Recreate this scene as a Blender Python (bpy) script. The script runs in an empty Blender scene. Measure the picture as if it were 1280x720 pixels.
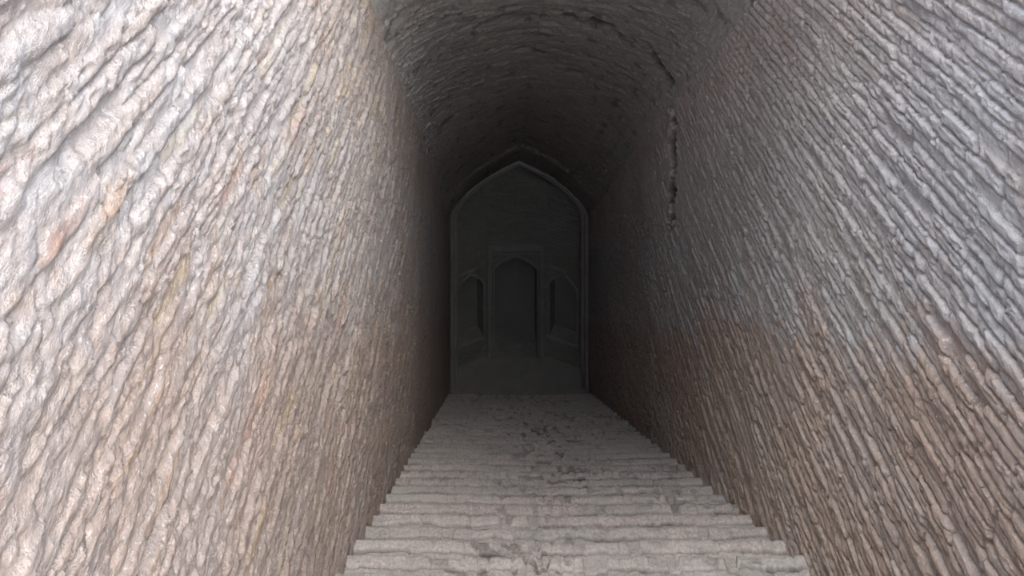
import bpy, math
import numpy as np

# ------------------------------------------------------------------ measures
# x right, y down the tunnel, z up; the eye is at the origin.
F = 1000.0                       # focal length in pixels of a 1280 wide picture
SLOPE = 0.781                    # drop of the stair per metre
EYE = 1.38                       # eye above the line of the noses
XL, XR = -0.87, 1.84             # faces of the side walls
XC = 0.5 * (XL + XR)
TREAD = 0.337
RISE = TREAD * SLOPE
D0 = 4.466                       # one nose
KFIRST, KLAST = -13, 32
D_LAST = D0 + TREAD * KLAST
Z_LAND = -(EYE + SLOPE * (D_LAST + TREAD))
D_ARCH = 15.60                   # front of the arch at the foot of the stair
SPRING = 1.95                    # springing above the sloping sight axis
scene = bpy.context.scene
col = scene.collection

# ------------------------------------------------------------------ noise
def _h(ix, iy, s):
    ix = ix.astype(np.int64); iy = iy.astype(np.int64)
    n = (ix * 374761393 + iy * 668265263 + int(s) * 1442695041) & 0xFFFFFFFF
    n = ((n ^ (n >> 13)) * 1274126177) & 0xFFFFFFFF
    n = ((n ^ (n >> 16)) * 2246822519) & 0xFFFFFFFF
    n = n ^ (n >> 15)
    return (n & 0xFFFFFF) / float(0xFFFFFF)

def vnoise(x, y, s=0):
    x0 = np.floor(x); y0 = np.floor(y)
    fx = x - x0; fy = y - y0
    fx = fx * fx * (3 - 2 * fx); fy = fy * fy * (3 - 2 * fy)
    a = _h(x0, y0, s); b = _h(x0 + 1, y0, s); c = _h(x0, y0 + 1, s); d = _h(x0 + 1, y0 + 1, s)
    return (a * (1 - fx) + b * fx) * (1 - fy) + (c * (1 - fx) + d * fx) * fy - 0.5

def fbm(x, y, s=0, n=4):
    r = 0; a = 1.0
    for i in range(n):
        r = r + a * vnoise(x * 2 ** i + 13.7 * i, y * 2 ** i + 7.3 * i, s + i); a *= 0.55
    return r

def sstep(a, b, x):
    t = np.clip((x - a) / (b - a), 0, 1)
    return t * t * (3 - 2 * t)

# ------------------------------------------------------------------ mesh helpers
def mesh_from(name, V, Q, attrs=None, smooth=True):
    """V (n,3), Q (m,4) quads or list of polygons"""
    me = bpy.data.meshes.new(name)
    if isinstance(Q, np.ndarray):
        me.vertices.add(len(V)); me.vertices.foreach_set('co', np.asarray(V, np.float32).ravel())
        me.loops.add(Q.size); me.loops.foreach_set('vertex_index', Q.astype(np.int32).ravel())
        me.polygons.add(len(Q))
        k = Q.shape[1]
        me.polygons.foreach_set('loop_start', np.arange(0, Q.size, k, dtype=np.int32))
        me.update(calc_edges=True)
        me.validate()
    else:
        me.from_pydata([tuple(map(float, v)) for v in V], [], [tuple(map(int, q)) for q in Q])
    if attrs:
        for k, a in attrs.items():
            at = me.attributes.new(k, 'FLOAT', 'POINT')
            at.data.foreach_set('value', np.asarray(a, np.float32).ravel())
    me.polygons.foreach_set('use_smooth', [bool(smooth)] * len(me.polygons))
    me.update()
    return me

def link(name, me, mat, parent=None):
    o = bpy.data.objects.new(name, me)
    if mat is not None:
        me.materials.clear(); me.materials.append(mat)
    col.objects.link(o)
    if parent is not None:
        o.parent = parent
    return o

def grid_quads(nu, nv, flip=False, mask=None):
    i = np.arange(nu - 1)[:, None]; j = np.arange(nv - 1)[None, :]
    a = i * nv + j
    q = np.stack([a, a + nv, a + nv + 1, a + 1], -1)
    if flip: q = q[..., ::-1]
    if mask is not None: q = q[mask]
    return q.reshape(-1, 4)

def empty(name, loc):
    o = bpy.data.objects.new(name, None); o.location = loc
    o.empty_display_size = 0.2
    col.objects.link(o); return o

def local(V, root):
    return np.asarray(V, float) - np.array(root.location)

def structure(o):
    o['kind'] = 'structure'; return o

def tag(o, label, cat, group=None):
    o['label'] = label; o['category'] = cat
    if group: o['group'] = group
    return o

# ------------------------------------------------------------------ brickwork relief
def bricks(p, q, course, length, seed, joint=0.011, fill=.12, depth=0.016, var=0.007, hole=0.015, wave=0.012, rough=0.004):
    """relief (metres, 0 = outermost, negative = recessed), tone, mortar; p along the course, q across it"""
    q = q + wave * 2 * vnoise(p * 1.1, q * 0.9, seed + 50) + 0.006 * 2 * vnoise(p * 6, q * 5, seed + 51)
    row = np.floor(q / course)
    # uneven course heights
    fq = q / course - row
    off = _h(row, row * 0 + 3, seed + 1)
    pp = p / length + off * 3.0 + 0.12 * vnoise(p * 3 + row * 5.1, row * 1.7, seed + 52)
    b = np.floor(pp); fp = pp - b
    r1 = _h(b, row, seed + 2); r2 = _h(b, row, seed + 3); r3 = _h(b, row, seed + 4); r4 = _h(b, row, seed + 5)
    # uneven ends and beds of each brick
    wob_q = 0.10 * (vnoise(p * 22, row * 3.3, seed + 6)) + 0.05 * (r4 - 0.5)
    wob_p = 0.05 * vnoise(q * 60, b * 2.1, seed + 7)
    dq = np.minimum(fq + wob_q, 1 - fq + wob_q) * course
    dp = np.minimum(fp + wob_p, 1 - fp + wob_p) * length
    rad = 0.005 + 0.010 * r3
    j = joint * (0.6 + 0.8 * r2)
    eq = np.clip((dq - j * 0.5) / rad, 0, 1); ep = np.clip((dp - j * 0.6) / (rad * 1.3), 0, 1)
    open_end = .35 + .65 * (r1 < .35)                                       # most butt joints are filled flush
    prof = np.sqrt(np.clip(1 - (1 - eq) ** 2, 0, 1)) * (1 - open_end * (1 - np.sqrt(np.clip(1 - (1 - ep) ** 2, 0, 1))))
    face = -var * 2 * r1 ** 1.5 + 0.006 * (fq - 0.4) * (r4 - 0.3) + 0.008 * (fp - 0.5) * (r2 - 0.5)
    gone = r4 < hole
    face = np.where(gone, face - 0.022, face)
    fine = rough * fbm(p * 20, q * 30, seed + 8, 4)
    chips = np.abs(vnoise(p * 17, q * 27, seed + 20)) * 2 + .5 * np.abs(vnoise(p * 41, q * 52, seed + 21)) * 2
    fine = fine - .9 * rough * np.clip(.55 - chips, 0, 1) * 2 * (0.4 + r3)
    big = 0.010 * fbm(p * 1.6, q * 2.2, seed + 12, 3)
    smear = sstep(-.15, 0.45, fbm(p * 1.3, q * 1.6, seed + 16, 3) + fill)      # places where mortar fills the joints
    dj = depth * (1 - 0.65 * smear)
    relief = -dj * (1 - prof) + face * (0.35 + 0.65 * prof) + fine + big
    tone = r2 * 0.999
    mort = 1 - prof
    return relief, tone, mort, r3, gone

def floor_line(d):
    return SLOPE * np.minimum(d, D_ARCH)

# ------------------------------------------------------------------ materials
def nodes_mat(name):
    m = bpy.data.materials.new(name); m.use_nodes = True
    nt = m.node_tree; nt.nodes.clear()
    out = nt.nodes.new('ShaderNodeOutputMaterial')
    b = nt.nodes.new('ShaderNodeBsdfPrincipled')
    nt.links.new(b.outputs[0], out.inputs[0])
    b.inputs['Specular IOR Level'].default_value = 0.18
    return m, nt, b

def N(nt, t, **kw):
    n = nt.nodes.new(t)
    for k, v in kw.items(): setattr(n, k, v)
    return n

def ramp(nt, stops, interp='LINEAR'):
    r = N(nt, 'ShaderNodeValToRGB'); r.color_ramp.interpolation = interp
    e = r.color_ramp.elements
    while len(e) < len(stops): e.new(0.5)
    for x, (p, c) in zip(e, stops):
        x.position = p; x.color = (c[0], c[1], c[2], 1)
    return r

def mix(nt, blend, fac, a, b):
    m = N(nt, 'ShaderNodeMix', data_type='RGBA', blend_type=blend)
    for s, v in ((0, fac), (6, a), (7, b)):
        if hasattr(v, 'is_output') or isinstance(v, bpy.types.NodeSocket): nt.links.new(v, m.inputs[s])
        elif isinstance(v, (int, float)): m.inputs[s].default_value = v
        else: m.inputs[s].default_value = (v[0], v[1], v[2], 1)
    return m.outputs[2]

def noise(nt, vec, scale, detail=4, rough=0.55):
    n = N(nt, 'ShaderNodeTexNoise'); n.inputs['Scale'].default_value = scale
    n.inputs['Detail'].default_value = detail; n.inputs['Roughness'].default_value = rough
    nt.links.new(vec, n.inputs['Vector']); return n.outputs['Fac']

def maprange(nt, v, a, b, c=0.0, d=1.0):
    n = N(nt, 'ShaderNodeMapRange'); n.interpolation_type = 'SMOOTHSTEP'
    nt.links.new(v, n.inputs[0])
    for i, x in zip((1, 2, 3, 4), (a, b, c, d)): n.inputs[i].default_value = x
    return n.outputs[0]

def math_(nt, op, a, b=None):
    n = N(nt, 'ShaderNodeMath', operation=op)
    for i, v in enumerate((a, b)):
        if v is None: continue
        if isinstance(v, bpy.types.NodeSocket): nt.links.new(v, n.inputs[i])
        else: n.inputs[i].default_value = v
    return n.outputs[0]

def brick_material(name, tones, mortar, lower=None, lime=None, lime_amt=0.5, grain=0.5, band=(-0.25, 0.22), flecks=0, haunch=False, warm=(.60, .55, .52), cool=.5):
    m, nt, b = nodes_mat(name)
    geo = N(nt, 'ShaderNodeNewGeometry'); pos = geo.outputs['Position']
    sep = N(nt, 'ShaderNodeSeparateXYZ'); nt.links.new(pos, sep.inputs[0])
    tone = N(nt, 'ShaderNodeAttribute', attribute_name='tone').outputs['Fac']
    mort = N(nt, 'ShaderNodeAttribute', attribute_name='mortar').outputs['Fac']
    r = ramp(nt, tones, 'CONSTANT'); nt.links.new(tone, r.inputs[0])
    c = r.outputs[0]
    n1 = noise(nt, pos, 9, 6, 0.65); n2 = noise(nt, pos, 1.1, 4); n3 = noise(nt, pos, 55, 6, 0.75)
    c = mix(nt, 'MULTIPLY', 0.75, c, mix(nt, 'MIX', maprange(nt, n3, 0.36, 0.64), (0.60, 0.57, 0.55), (1.12, 1.12, 1.12)))
    if lower is not None:                      # damp, rubbed brick along the stair
        v = math_(nt, 'ADD', sep.outputs[2], math_(nt, 'MULTIPLY', sep.outputs[1], SLOPE))
        v = math_(nt, 'ADD', v, math_(nt, 'MULTIPLY', math_(nt, 'SUBTRACT', n2, 0.5), 0.9))
        v = math_(nt, 'ADD', v, math_(nt, 'MULTIPLY', math_(nt, 'SUBTRACT', n1, 0.5), 0.9))
        up = maprange(nt, v, band[0], band[1])
        c = mix(nt, 'MIX', math_(nt, 'MULTIPLY', math_(nt, 'SUBTRACT', 1.0, up), lower[1]), c, mix(nt, 'MULTIPLY', 0.8, lower[0], mix(nt, 'MIX', 0.5, c, (1, 1, 1))))
    if lime is not None:
        la = maprange(nt, math_(nt, 'ADD', math_(nt, 'MULTIPLY', n2, 0.55), math_(nt, 'MULTIPLY', n1, 0.45)), 0.40, 0.62)
        fac = math_(nt, 'MULTIPLY', la, lime_amt)
        if lower is not None: fac = math_(nt, 'MULTIPLY', fac, maprange(nt, up, 0, 1, 0.35, 1.0))
        if lower is not None:
            lime = mix(nt, 'MIX', maprange(nt, v, .8, 1.9), lime, warm)
            c = mix(nt, 'MIX', math_(nt, 'MULTIPLY', math_(nt, 'MULTIPLY', up, maprange(nt, v, .9, 2.2, 1.0, 0.2)), cool), c, mix(nt, 'MULTIPLY', .5, (.52, .545, .58), mix(nt, 'MIX', .5, c, (1, 1, 1))))
        c = mix(nt, 'MIX', fac, c, lime)
    c = mix(nt, 'MIX', math_(nt, 'MULTIPLY', maprange(nt, mort, 0.35, 1.0), 0.6), c, mortar)
    if haunch:                                  # the vault blends to a paler tone where it leaves the walls
        ha = N(nt, 'ShaderNodeAttribute', attribute_name='haunch').outputs['Fac']
        c = mix(nt, 'MIX', math_(nt, 'MULTIPLY', ha, .8), c, mix(nt, 'MULTIPLY', .6, (.62, .62, .62), mix(nt, 'MIX', .6, c, (1, 1, 1))))
    if flecks:                                  # chips of lime and pits of dirt
        n4 = noise(nt, pos, 70, 3, .6); n5 = noise(nt, pos, 62, 4, .6)
        c = mix(nt, 'MIX', math_(nt, 'MULTIPLY', maprange(nt, n4, .58, .70), flecks), c, (.80, .77, .745))
        c = mix(nt, 'MIX', math_(nt, 'MULTIPLY', maprange(nt, n5, .62, .72), flecks * .9), c, (.20, .175, .16))
    shade_soot = N(nt, 'ShaderNodeAttribute', attribute_name='shade_soot').outputs['Fac']      # shade painted into cracks and joints, also vault soot and dirty pits
    c = mix(nt, 'MIX', math_(nt, 'MULTIPLY', shade_soot, .92), c, (.04, .039, .037))
    nt.links.new(c, b.inputs['Base Color'])
    b.inputs['Roughness'].default_value = 0.92
    bp = N(nt, 'ShaderNodeBump'); bp.inputs['Strength'].default_value = grain; bp.inputs['Distance'].default_value = 0.02
    hh = math_(nt, 'ADD', math_(nt, 'MULTIPLY', n3, 0.6), math_(nt, 'MULTIPLY', noise(nt, pos, 130, 3, 0.7), 0.35))
    nt.links.new(hh, bp.inputs['Height']); nt.links.new(bp.outputs[0], b.inputs['Normal'])
    return m

WALL_TONES = [(0.0, (.55, .48, .455)), (.14, (.50, .44, .42)), (.30, (.60, .52, .485)), (.44, (.53, .48, .47)),
              (.58, (.47, .41, .39)), (.70, (.57, .48, .42)), (.80, (.63, .57, .54)), (.87, (.60, .45, .345)),
              (.915, (.64, .55, .40)), (.95, (.60, .51, .385)), (.972, (.55, .36, .29))]
WALL_TONES_R = [(0.0, (.49, .44, .425)), (.18, (.45, .405, .39)), (.36, (.53, .475, .45)), (.55, (.48, .445, .435)),
                (.72, (.43, .385, .37)), (.86, (.50, .435, .395)), (.94, (.46, .385, .34))]
M_WALL_L = brick_material('pale_pink_brick', [(p, tuple(x * .94 for x in c)) for p, c in WALL_TONES], (.40, .37, .36), ((.60, .49, .42), .55), (.53, .54, .565), .75, band=(-.35, .55), grain=.9, flecks=.6, warm=(.57, .545, .54), cool=.25)
M_WALL_R = brick_material('pale_brown_brick', [(p, tuple(x * 1.27 for x in c)) for p, c in WALL_TONES_R], (.42, .395, .38),
                          ((.60, .49, .415), .85), (.575, .60, .63), .75, band=(-.30, .26), grain=.9, flecks=.6, warm=(.67, .625, .60))
M_VAULT = brick_material('grey_vault_brick', [(0.0, (.42, .40, .38)), (.3, (.36, .35, .335)), (.55, (.46, .44, .415)), (.75, (.39, .375, .355)), (.92, (.50, .47, .44))],
                         (.30, .295, .285), None, (.43, .43, .425), .5, grain=.9, flecks=.3, haunch=True)
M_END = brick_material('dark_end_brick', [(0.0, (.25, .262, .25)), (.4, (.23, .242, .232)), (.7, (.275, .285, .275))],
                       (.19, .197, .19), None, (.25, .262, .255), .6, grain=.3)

def plaster_material(name, c1, c2, scale=3.0, bump=.3, fine=40):
    m, nt, b = nodes_mat(name)
    geo = N(nt, 'ShaderNodeNewGeometry'); pos = geo.outputs['Position']
    n1 = noise(nt, pos, scale, 6, .6); n2 = noise(nt, pos, fine, 5, .65)
    c = mix(nt, 'MIX', maprange(nt, n1, .35, .65), c1, c2)
    c = mix(nt, 'MULTIPLY', .5, c, mix(nt, 'MIX', maprange(nt, n2, .3, .7), (.65, .65, .65), (1, 1, 1)))
    nt.links.new(c, b.inputs['Base Color']); b.inputs['Roughness'].default_value = .93
    bp = N(nt, 'ShaderNodeBump'); bp.inputs['Strength'].default_value = bump; bp.inputs['Distance'].default_value = .01
    nt.links.new(n2, bp.inputs['Height']); nt.links.new(bp.outputs[0], b.inputs['Normal'])
    return m

M_STEP = brick_material('worn_step_brick', [(0.0, (.53, .525, .51)), (.25, (.58, .56, .55)), (.5, (.64, .60, .59)), (.72, (.59, .565, .555)), (.86, (.70, .655, .645))],
                        (.37, .355, .35), None, (.58, .572, .56), .6, grain=.8)
M_LAND = plaster_material('dusty_landing_brick', (.33, .337, .325), (.38, .382, .37))
M_FRAME = plaster_material('grey_arch_plaster', (.28, .288, .28), (.33, .335, .325))
M_ARCH = plaster_material('grey_arch_brick', (.33, .337, .325), (.39, .395, .385))
M_PANEL = plaster_material('smooth_grey_plaster', (.24, .25, .245), (.27, .277, .27), 2.0, .15)
M_EARTH = plaster_material('pale_dusty_ground', (.50, .45, .40), (.58, .52, .46))

# ------------------------------------------------------------------ side walls
def samples(spec):
    out = []
    for a, b, s in spec:
        out.append(np.arange(a, b - 1e-6, s))
    out.append(np.array([spec[-1][1]]))
    return np.concatenate(out)

def side_wall(name, x0, sgn, dspec, mat, seed, course, length, crack, depth, rough, fill):
    d = samples(dspec)
    v = np.arange(-1.95, 2.20 + 0.061, 0.0075)
    D, Vv = np.meshgrid(d, v, indexing='ij')
    Z = Vv - floor_line(D)
    rel, tone, mort, r3, gone = bricks(D, Z, course, length, seed, depth=depth, var=.010, hole=.02, rough=rough, fill=fill)
    rel = rel - 0.004
    # slight bulges of the whole wall
    rel = rel + 0.012 * fbm(D * .5, Vv * .5, seed + 30, 2)
    shade_soot = 0 * D
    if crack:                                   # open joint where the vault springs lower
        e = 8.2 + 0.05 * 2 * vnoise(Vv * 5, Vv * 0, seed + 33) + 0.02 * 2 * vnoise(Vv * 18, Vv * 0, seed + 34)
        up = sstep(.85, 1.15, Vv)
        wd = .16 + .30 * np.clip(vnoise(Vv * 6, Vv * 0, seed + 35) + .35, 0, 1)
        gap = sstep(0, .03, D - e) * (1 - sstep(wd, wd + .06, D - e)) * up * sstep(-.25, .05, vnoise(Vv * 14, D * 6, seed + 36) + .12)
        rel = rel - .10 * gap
        shade_soot = gap  # darkness inside the open joint is put into the colour
    rel = np.maximum(rel, -.3)
    X = x0 - sgn * rel
    V = np.stack([X, D, Z], -1).reshape(-1, 3)
    me = mesh_from(name, V, grid_quads(len(d), len(v), flip=(sgn < 0)), {'tone': tone, 'mortar': mort, 'shade_soot': shade_soot})
    return structure(link(name, me, mat))

side_wall('wall_left', XL, -1, [(-1.2, .7, .04), (.7, 3.2, .0065), (3.2, 5.5, .012), (5.5, 9.5, .022), (9.5, 16.6, .035)], M_WALL_L, 11, .070, .26, False, .015, .012, .12)
side_wall('wall_right', XR, 1, [(-1.2, 1.6, .04), (1.6, 5.0, .0075), (5.0, 9.5, .014), (9.5, 16.6, .028)], M_WALL_R, 71, .068, .25, True, .023, .010, -.08)

# ------------------------------------------------------------------ vault
def vault_profile(n, half, rise, pw=2.25, tip=.10):
    """points of a depressed pointed arch, x -half..half, height 0..rise; also arc length and outward normal"""
    a = np.linspace(0, math.pi, n)
    x = -np.cos(a)
    ax = np.abs(x)
    y = (1 - ax ** pw) ** (1 / pw) * (1 - tip) + tip * (1 - ax)
    P = np.stack([x * half, y * rise], -1)
    seg = np.linalg.norm(np.diff(P, axis=0), axis=1)
    s = np.concatenate([[0], np.cumsum(seg)])
    t = np.linspace(0, s[-1], n)
    P = np.stack([np.interp(t, s, P[:, 0]), np.interp(t, s, P[:, 1])], -1)
    T = np.gradient(P, axis=0); T /= np.linalg.norm(T, axis=1)[:, None]
    Nn = np.stack([-T[:, 1], T[:, 0]], -1)
    return P, t, Nn

V_START = 3.7
def ceiling():
    n = 440
    half = (XR - XL) / 2 + .012
    PA, s, NA = vault_profile(n, half, .97)
    PB, sb, NB = vault_profile(n, half, 1.20, 2.0, .45)
    d = samples([(V_START, 7.0, .03), (7.0, 11.0, .014), (11.0, 16.6, .025)])
    D, S = np.meshgrid(d, s, indexing='ij')
    b = sstep(9.0, 13.8, D)
    px = PA[:, 0] * (1 - b) + PB[:, 0] * b; py = (2.20 + PA[:, 1]) * (1 - b) + (SPRING + PB[:, 1]) * b
    nx = NA[:, 0] * (1 - b) + NB[:, 0] * b; ny = NA[:, 1] * (1 - b) + NB[:, 1] * b
    edge = 8.2 + .06 * vnoise(S * 4, S * 0, 5) * 2
    step = -.055 * sstep(0, .03, D - 14.30) - .02
    Z0 = py - floor_line(D)
    left = px < 0
    sd = np.minimum(S, s[-1] - S)
    out = []
    for seed, course, length in ((11, .070, .26), (71, .068, .25)):        # the courses of each wall run on into the vault
        out.append(bricks(D + sd, Z0, course, length, seed, depth=.016, var=.012, hole=.03, rough=.012)[:3])
    rel, tone, mort = [np.where(left, a, c) for a, c in zip(*out)]
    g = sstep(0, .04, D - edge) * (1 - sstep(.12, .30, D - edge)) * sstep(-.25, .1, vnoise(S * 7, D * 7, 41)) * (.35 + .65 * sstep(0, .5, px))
    shade_soot = np.clip(g + .45 * sstep(.28, .42, vnoise(S * 7, D * 11, 43)), 0, 1)  # shade along the arc edge painted in, plus scattered soot blotches
    off = -rel + .06 * g + step * sstep(0, .5, sd) + .02
    V = np.stack([XC + px + nx * off, D, Z0 + ny * off], -1).reshape(-1, 3)
    me = mesh_from('ceiling', V, grid_quads(len(d), n, flip=False), {'tone': tone, 'mortar': mort, 'shade_soot': shade_soot, 'haunch': 1 - sstep(0, .75, sd + .25 * fbm(D * 1.5, S * 3, 77, 3))})
    structure(link('ceiling', me, M_VAULT))
ceiling()

# ------------------------------------------------------------------ staircase
def make_step(k, root):
    d1 = D0 + TREAD * k; d0 = d1 - TREAD
    z = -(EYE + SLOPE * d1)
    near = d1 < 3.9
    cell = .03 if near else (.011 if d1 < 8 else .02)
    nx = int((XR - XL + .06) / cell)
    x = np.linspace(XL - .03, XR + .03, nx)
    s = 400 + k * 7
    bw = .07
    xx = x + .012 * 2 * vnoise(x * 9, x * 0 + k, s)
    c = np.floor(xx / bw + .37 * k); fc = xx / bw + .37 * k - c
    r1 = _h(c, c * 0 + k, s + 1); r2 = _h(c, c * 0 + k, s + 2); r3 = _h(c, c * 0 + k, s + 3)
    patch = np.clip(vnoise(x * 1.3, x * 0 + k * .35, 900) * 2, -1, 1)     # tracks where feet wore the bricks
    mid = np.exp(-((x - XC) / .75) ** 2)
    rough = np.clip(.35 + .55 * mid + .5 * patch, .12, 1.2)
    jt = np.minimum(fc, 1 - fc) * bw
    jr = _h(np.round(xx / bw + .37 * k), c * 0 + k, s + 6)
    joint = (1 - np.clip((jt - .003) / .009, 0, 1)) * (jr < .25 + .4 * rough)
    h = -.008 * r1 * rough - .010 * joint * (.2 + .8 * rough) - .012 * mid + .004 * fbm(x * 8, x * 0 + k, s + 4, 3)
    nose = -.022 * r2 * rough - .016 * joint * rough + .010 * fbm(x * 3, x * 0 + k * 3.1, s + 5, 3)
    chip = (r3 < .10 * rough)
    h = np.where(chip, h - .026, h); nose = np.where(chip, nose - .045, nose)
    # section along the step: tread (back to front), rounded nose, riser
    ty = np.concatenate([np.linspace(-.03, TREAD - .17, 4), np.linspace(TREAD - .155, TREAD - .032, 22)])
    na = np.linspace(0, math.pi / 2, 6)[1:]
    R = .032
    tz = np.concatenate([0 * ty, -R * (1 - np.cos(na)), np.array([-.08, -.16, -RISE - .10])])
    yy = np.concatenate([ty, TREAD - R + R * np.sin(na), np.array([TREAD - .004, TREAD - .010, TREAD - .012])])
    w_n = np.clip((yy - (TREAD - .10)) / .10, 0, 1); w_n[-1] = .3
    w_h = np.concatenate([np.clip((ty - .02) / .12, 0, 1), np.linspace(1, .5, 5), [.1, 0, 0]])
    X = np.repeat(x[:, None], len(yy), 1)
    W = .007 * fbm(X * 5, yy[None, :] * 7 + k * 1.9, s + 9, 4)
    dish = -.010 * np.clip(1 - (TREAD - yy) / .18, 0, 1)                    # outer edge worn down
    Y = d0 + yy[None, :] + nose[:, None] * w_n[None, :]
    Zg = z + tz[None, :] + h[:, None] * w_h[None, :] + W * np.clip(w_h, .2, 1)[None, :] + dish[None, :]
    jc = TREAD - .088 + .012 * 2 * vnoise(x * 6, x * 0 + k * 2.3, s + 11) + .008 * 2 * vnoise(x * 23, x * 0 + k, s + 12)      # open joint behind the nosing bricks
    jd = .026 * np.clip(.75 + vnoise(x * 2.5, x * 0 + k, s + 13) * 1.2, .1, 1.2)
    Zg = Zg - jd[:, None] * np.exp(-((yy[None, :] - jc[:, None]) / .009) ** 2) * (yy < TREAD - .03)[None, :]
    pit = sstep(.16, .30, vnoise(X * 16, yy[None, :] * 18 + k * 3.7, s + 15)) * np.clip(rough - .15, 0, 1)[:, None] * (yy > TREAD - .2)[None, :]
    Zg = Zg - .012 * pit
    shade_dirt = np.exp(-((yy[None, :] - jc[:, None]) / .010) ** 2) * (jd / .031)[:, None] * .75 + .6 * pit  # shade of the nosing joint painted as colour, plus dirt in the pits
    m = len(yy)
    V = np.stack([X, Y, Zg], -1).reshape(-1, 3)
    tone = np.clip(.5 + .9 * vnoise(X * 2.3 + yy[None, :] * 0, X * 0 + k * 1.7, s + 14) + .5 * (r1[:, None] - .5) * rough[:, None], 0, .999).ravel()
    mort = (np.repeat(joint[:, None] * .8, m, 1) * np.clip((yy - (TREAD - .19)) / .03, 0, 1)[None, :]).ravel()
    # close the block: a back edge at the bottom, then end caps
    zb = z - RISE - .10
    B = np.stack([x, 0 * x + d0 - .03, 0 * x + zb], -1)
    n0 = len(V)
    V = np.concatenate([V, B]); tone = np.concatenate([tone, r1 * .999]); mort = np.concatenate([mort, 0 * x]); shade_dirt = np.concatenate([np.clip(shade_dirt, 0, 1).ravel(), 0 * x])
    q = grid_quads(nx, m, flip=False).tolist()
    for i in range(nx - 1):
        q.append([i * m + m - 1, (i + 1) * m + m - 1, n0 + i + 1, n0 + i][::1])
        q.append([n0 + i, n0 + i + 1, (i + 1) * m, i * m][::1])
    q.append([n0] + [j for j in range(m)]); q.append([n0 + nx - 1] + [(nx - 1) * m + j for j in range(m)][::1])
    me = mesh_from('step', local(V, root), q, {'tone': tone, 'mortar': mort, 'shade_soot': shade_dirt})
    import bmesh
    bm = bmesh.new(); bm.from_mesh(me); bmesh.ops.recalc_face_normals(bm, faces=bm.faces); bm.to_mesh(me); bm.free()
    link('step', me, M_STEP, root)

stair = empty('staircase', (XC, D_LAST, Z_LAND))
tag(stair, 'long worn grey brick staircase descending between two brick walls into the dark', 'stairs')
for k in range(KFIRST, KLAST + 1):
    make_step(k, stair)

# landing at the foot, ground at the head
def slab(name, x0, x1, y0, y1, z, mat, nx=60, ny=60, amp=.006, seed=3, thick=.25):
    x = np.linspace(x0, x1, nx); y = np.linspace(y0, y1, ny)
    X, Y = np.meshgrid(x, y, indexing='ij')
    Z = z + amp * fbm(X * 5, Y * 5, seed, 4)
    Z[0, :] = z - thick; Z[-1, :] = z - thick; Z[:, 0] = z - thick; Z[:, -1] = z - thick
    me = mesh_from(name, np.stack([X, Y, Z], -1).reshape(-1, 3), grid_quads(nx, ny))
    return structure(link(name, me, mat))
slab('floor', XL - .1, XR + .1, D_LAST - .05, 16.75, Z_LAND, M_LAND, 120, 80)
slab('ground', -9, 9, -12, D0 + TREAD * (KFIRST - 1) + .02, -(EYE + SLOPE * (D0 + TREAD * (KFIRST - 1))), M_EARTH, 60, 60, .03)

# ------------------------------------------------------------------ end bay: three wall facets, doorway, niches
def pointed(half, spring, apex, n=24, pw=2.0, tip=.45):
    """outline of an arched opening from bottom left up and over to bottom right (bottom at 0)"""
    a = np.linspace(0, math.pi, n * 2 + 1)
    x = -np.cos(a); ax = np.abs(x)
    y = (1 - ax ** pw) ** (1 / pw) * (1 - tip) + tip * (1 - ax)
    pts = [(-half, 0.0)] + [(half * xx, spring + (apex - spring) * yy) for xx, yy in zip(x, y)] + [(half, 0.0)]
    return np.array(pts)

def inside(poly, X, Y):
    r = np.zeros(X.shape, bool); n = len(poly)
    for i in range(n):
        x1, y1 = poly[i]; x2, y2 = poly[(i + 1) % n]
        if y1 == y2: continue
        c = ((y1 > Y) != (y2 > Y)) & (X < (x2 - x1) * (Y - y1) / (y2 - y1) + x1)
        r ^= c
    return r

class Facet:
    """a vertical wall plane; p along it to the right, q up from the landing, n towards the viewer"""
    def __init__(s, a, b):
        s.a = np.array([a[0], a[1], Z_LAND]); d = np.array([b[0] - a[0], b[1] - a[1], 0.0])
        s.L = np.linalg.norm(d); s.u = d / s.L; s.n = np.array([s.u[1], -s.u[0], 0.0])
    def pt(s, p, q, out=0.0):
        p = np.asarray(p, float)[..., None]; q = np.asarray(q, float)[..., None]; out = np.asarray(out, float)
        out = out[..., None] if out.ndim else out
        return s.a + p * s.u + q * np.array([0, 0, 1.0]) + out * s.n

FC = Facet((-.165, 16.40), (1.085, 16.40))
FR = Facet((1.085, 16.40), (1.98, 16.00))
FL = Facet((-1.02, 16.00), (-.165, 16.40))
TOPQ = 4.9

def facet_wall(name, f, hole, seed):
    p = np.linspace(-.004, f.L + .004, int(f.L / .012)); q = np.arange(-.15, TOPQ, .013)
    P, Q = np.meshgrid(p, q, indexing='ij')
    rel, tone, mort, r3, g = bricks(P, Q, .066, .23, seed, depth=.009, var=.004, hole=.01)
    V = f.pt(P, Q, rel).reshape(-1, 3)
    cp = .25 * (P[:-1, :-1] + P[1:, :-1] + P[1:, 1:] + P[:-1, 1:]); cq = .25 * (Q[:-1, :-1] + Q[1:, :-1] + Q[1:, 1:] + Q[:-1, 1:])
    mask = ~inside(hole, cp, cq)
    me = mesh_from(name, V, grid_quads(len(p), len(q), mask=mask), {'tone': tone, 'mortar': mort})
    return structure(link(name, me, M_END))

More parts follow.
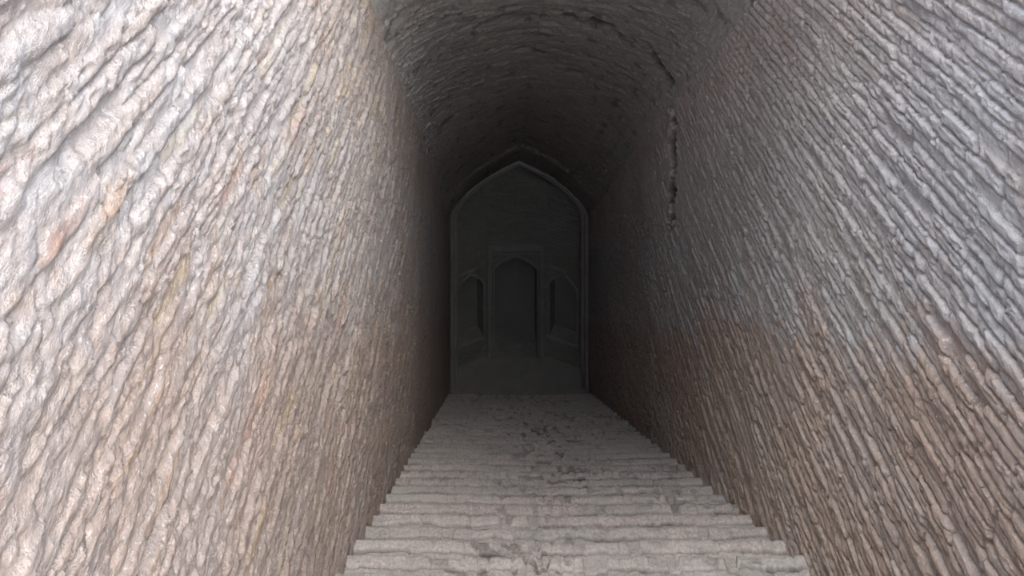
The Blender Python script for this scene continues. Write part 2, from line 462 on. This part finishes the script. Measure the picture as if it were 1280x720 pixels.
def strip(f, path, outs, closed=False):
    """sweep: path (n,2) outline in the facet, outs = list of (offset outward from the opening, out)"""
    path = np.asarray(path, float)
    T = np.gradient(path, axis=0); T /= np.linalg.norm(T, axis=1)[:, None]
    Nn = np.stack([-T[:, 1], T[:, 0]], -1)
    rows = [f.pt(path[:, 0] + Nn[:, 0] * o, path[:, 1] + Nn[:, 1] * o, np.full(len(path), h)) for o, h in outs]
    V = np.stack(rows, 1).reshape(-1, 3)
    q = grid_quads(len(path), len(outs))
    return V, q

def profile_solid(f, path, prof):
    """closed moulding: profile swept along the outline, capped at both ends"""
    V, q = strip(f, path, list(prof) + [prof[0]])
    m = len(prof) + 1
    n = len(path)
    ql = q.tolist() + [list(range(m - 1)), [(n - 1) * m + i for i in range(m - 1)]]
    return V, ql

def fix_normals(me):
    import bmesh
    bm = bmesh.new(); bm.from_mesh(me)
    bmesh.ops.remove_doubles(bm, verts=bm.verts, dist=1e-5)
    bmesh.ops.recalc_face_normals(bm, faces=bm.faces); bm.to_mesh(me); bm.free()

def part(name, V, q, mat, root, smooth=False):
    me = mesh_from(name, local(V, root), q if isinstance(q, list) else q.tolist(), None, smooth)
    fix_normals(me)
    if not smooth: pass
    return link(name, me, mat, root)

def box_on(f, p0, p1, q0, q1, h0, h1, bev=.012):
    """a bevelled bar on a facet"""
    ps = [(p0, q0), (p1, q0), (p1, q1), (p0, q1)]
    ins = [(p0 + bev, q0 + bev), (p1 - bev, q0 + bev), (p1 - bev, q1 - bev), (p0 + bev, q1 - bev)]
    V = [f.pt(a, b, h0) for a, b in ps] + [f.pt(a, b, h1 - bev) for a, b in ps] + [f.pt(a, b, h1) for a, b in ins]
    q = [[3, 2, 1, 0]] + [[r * 4 + i, r * 4 + (i + 1) % 4, r * 4 + 4 + (i + 1) % 4, r * 4 + 4 + i] for r in (0, 1) for i in range(4)] + [[8, 9, 10, 11]]
    return np.array(V), q

def opening(f, cp, half, base, spring, apex, deep, root, tip=.45):
    """reveal and back of an arched recess"""
    out = pointed(half, spring, apex, tip=tip); out = out + np.array([cp, base])
    full = np.concatenate([out, out[:1]])
    n = len(full)
    A = f.pt(full[:, 0], full[:, 1], np.full(n, .012)); B = f.pt(full[:, 0], full[:, 1], np.full(n, -deep))
    V = np.stack([A, B], 1).reshape(-1, 3)
    part('reveal', V, grid_quads(n, 2), M_FRAME, root)
    # back with body: a thick panel of the same outline
    big = pointed(half + .03, spring, apex + .03, tip=tip) + np.array([cp, base - .01])
    m = len(big)
    A = f.pt(big[:, 0], big[:, 1], np.full(m, -deep)); B = f.pt(big[:, 0], big[:, 1], np.full(m, -deep - .08))
    V = np.concatenate([A, B])
    q = [list(range(m)), list(range(m, 2 * m))] + [[i, (i + 1) % m, m + (i + 1) % m, m + i] for i in range(m)]
    part('back_panel', V, q, M_PANEL, root)
    return out

# doorway in the middle facet
dc = .435 - FC.a[0]
door_hole = pointed(.435 + .01, 1.76, 2.06, tip=.5) + np.array([dc, -.2 * 0]); door_hole[0, 1] = door_hole[-1, 1] = -.3
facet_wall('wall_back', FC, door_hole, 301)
door = empty('doorway', tuple(FC.pt(dc, 0.0, 0.0)))
tag(door, 'low blind doorway with pointed head in the dark end wall below the stairs', 'doorway')
out = opening(FC, dc, .435, .0, 1.76, 2.05, .75, door, tip=.5)
V, q = profile_solid(FC, out, [(-.004, -.03), (-.004, .03), (.012, .045), (.035, .045), (.05, .02), (.05, -.03)])
part('arch_molding', V, q, M_FRAME, door)
for s in (-1, 1):
    V, q = box_on(FC, dc + s * .535 - .045, dc + s * .535 + .045, 0, 2.30, -.02, .055)
    part('jamb', V, q, M_FRAME, door)
V, q = box_on(FC, dc - .50, dc + .50, 2.10, 2.145, -.02, .045); part('fillet', V, q, M_FRAME, door)
V, q = box_on(FC, dc - .58, dc + .58, 2.19, 2.30, -.02, .065); part('lintel', V, q, M_FRAME, door)

def niche(f, cp, label, wall, seed):
    half, base, spr, apx = .285, .46, 1.02, 1.30
    hole = pointed(half + .008, spr, apx + .008) + np.array([cp, base - .006])
    facet_wall(wall, f, hole, seed)
    r = empty('wall_niche', tuple(f.pt(cp, base, 0.0)))
    tag(r, label, 'niche', 'blind niches beside the doorway')
    o = opening(f, cp, half, base, spr, apx, .30, r)
    V, q = profile_solid(f, o, [(-.004, -.03), (-.004, .022), (.03, .028), (.045, .01), (.045, -.03)])
    part('arch_molding', V, q, M_FRAME, r)
    V, q = box_on(f, cp - half - .06, cp + half + .03, base - .07, base - .005, -.02, .035); part('sill', V, q, M_FRAME, r)
    V, q = box_on(f, cp - half, cp + .10, base + apx + .07, base + apx + .12, -.02, .035); part('lintel', V, q, M_FRAME, r)

niche(FR, .34, 'shallow pointed niche between the doorway and the right brick wall', 'wall_back_right', 302)
niche(FL, FL.L - .36, 'shallow pointed niche between the doorway and the left brick wall', 'wall_back_left', 303)

# pointed arch framing the bay
FA = Facet((XL, D_ARCH), (XR, D_ARCH))
def arch():
    r = empty('pointed_arch', (XC, D_ARCH, Z_LAND))
    tag(r, 'tall pointed brick arch framing the end wall at the foot of the stairs', 'arch')
    half = 1.215; spr = -10.23 - Z_LAND; apx = -9.20 - Z_LAND
    full = pointed(half, spr, apx, n=40, pw=2.0, tip=.45)[1:-1] + np.array([XC - XL, 0])
    prof = [(0, -.22), (0, -.03), (.008, -.02), (.028, -.02), (.036, -.05), (.05, -.05), (.058, .03), (.075, .06), (.098, .07), (.120, .055), (.137, .02), (.137, -.22)]
    V, q = profile_solid(FA, full, prof)
    part('arch_ring', V, q, M_ARCH, r)
    for s in (0, 1):
        xx = full[0, 0] if s == 0 else full[-1, 0]
        qs = np.linspace(-.02, spr, 12) if s == 0 else np.linspace(spr, -.02, 12)
        V, q = profile_solid(FA, np.stack([0 * qs + xx, qs], -1), prof)
        part('jamb', V, q, M_ARCH, r)
arch()

# ------------------------------------------------------------------ light: open sky over the head of the stair
w = bpy.data.worlds.new('sky'); scene.world = w; w.use_nodes = True
nt = w.node_tree; nt.nodes.clear()
o = nt.nodes.new('ShaderNodeOutputWorld'); bg = nt.nodes.new('ShaderNodeBackground')
sky = nt.nodes.new('ShaderNodeTexSky'); sky.sky_type = 'NISHITA'
sky.sun_disc = False; sky.sun_elevation = math.radians(48); sky.sun_rotation = math.radians(150)
sky.dust_density = 4.0; sky.air_density = 1.0; sky.ozone_density = 1.0
hs = nt.nodes.new('ShaderNodeHueSaturation'); hs.inputs['Saturation'].default_value = .55
nt.links.new(sky.outputs[0], hs.inputs['Color']); nt.links.new(hs.outputs[0], bg.inputs[0])
bg.inputs[1].default_value = 0.78
nt.links.new(bg.outputs[0], o.inputs[0])

sl = bpy.data.lights.new('hazy_sun', 'SUN'); so = bpy.data.objects.new('hazy_sun', sl); col.objects.link(so)
sl.energy = 1.75; sl.angle = math.radians(22); sl.color = (1.0, .93, .85)
from mathutils import Vector
el, az = math.radians(66), math.radians(-30)       # from behind the eye, a little to the right
dirv = Vector((-math.sin(az) * math.cos(el), math.cos(az) * math.cos(el), -math.sin(el)))
so.rotation_euler = dirv.to_track_quat('-Z', 'Y').to_euler(); so.location = (2, -6, 9)

# ------------------------------------------------------------------ camera
cd = bpy.data.cameras.new('camera'); cam = bpy.data.objects.new('camera', cd); col.objects.link(cam)
cam.location = (0, 0, 0); cam.rotation_euler = (math.radians(90), 0, 0)
cd.sensor_width = 36; cd.lens = 36 * F / 1280
cd.shift_x = 22 / 1280; cd.shift_y = -741 / 1280
cd.clip_start = .05
scene.camera = cam

scene.cycles.max_bounces = 14; scene.cycles.diffuse_bounces = 10
vs = scene.view_settings
vs.view_transform = 'Standard'; vs.look = 'None'; vs.gamma = 1; vs.use_curve_mapping = False
vs.exposure = 0.0
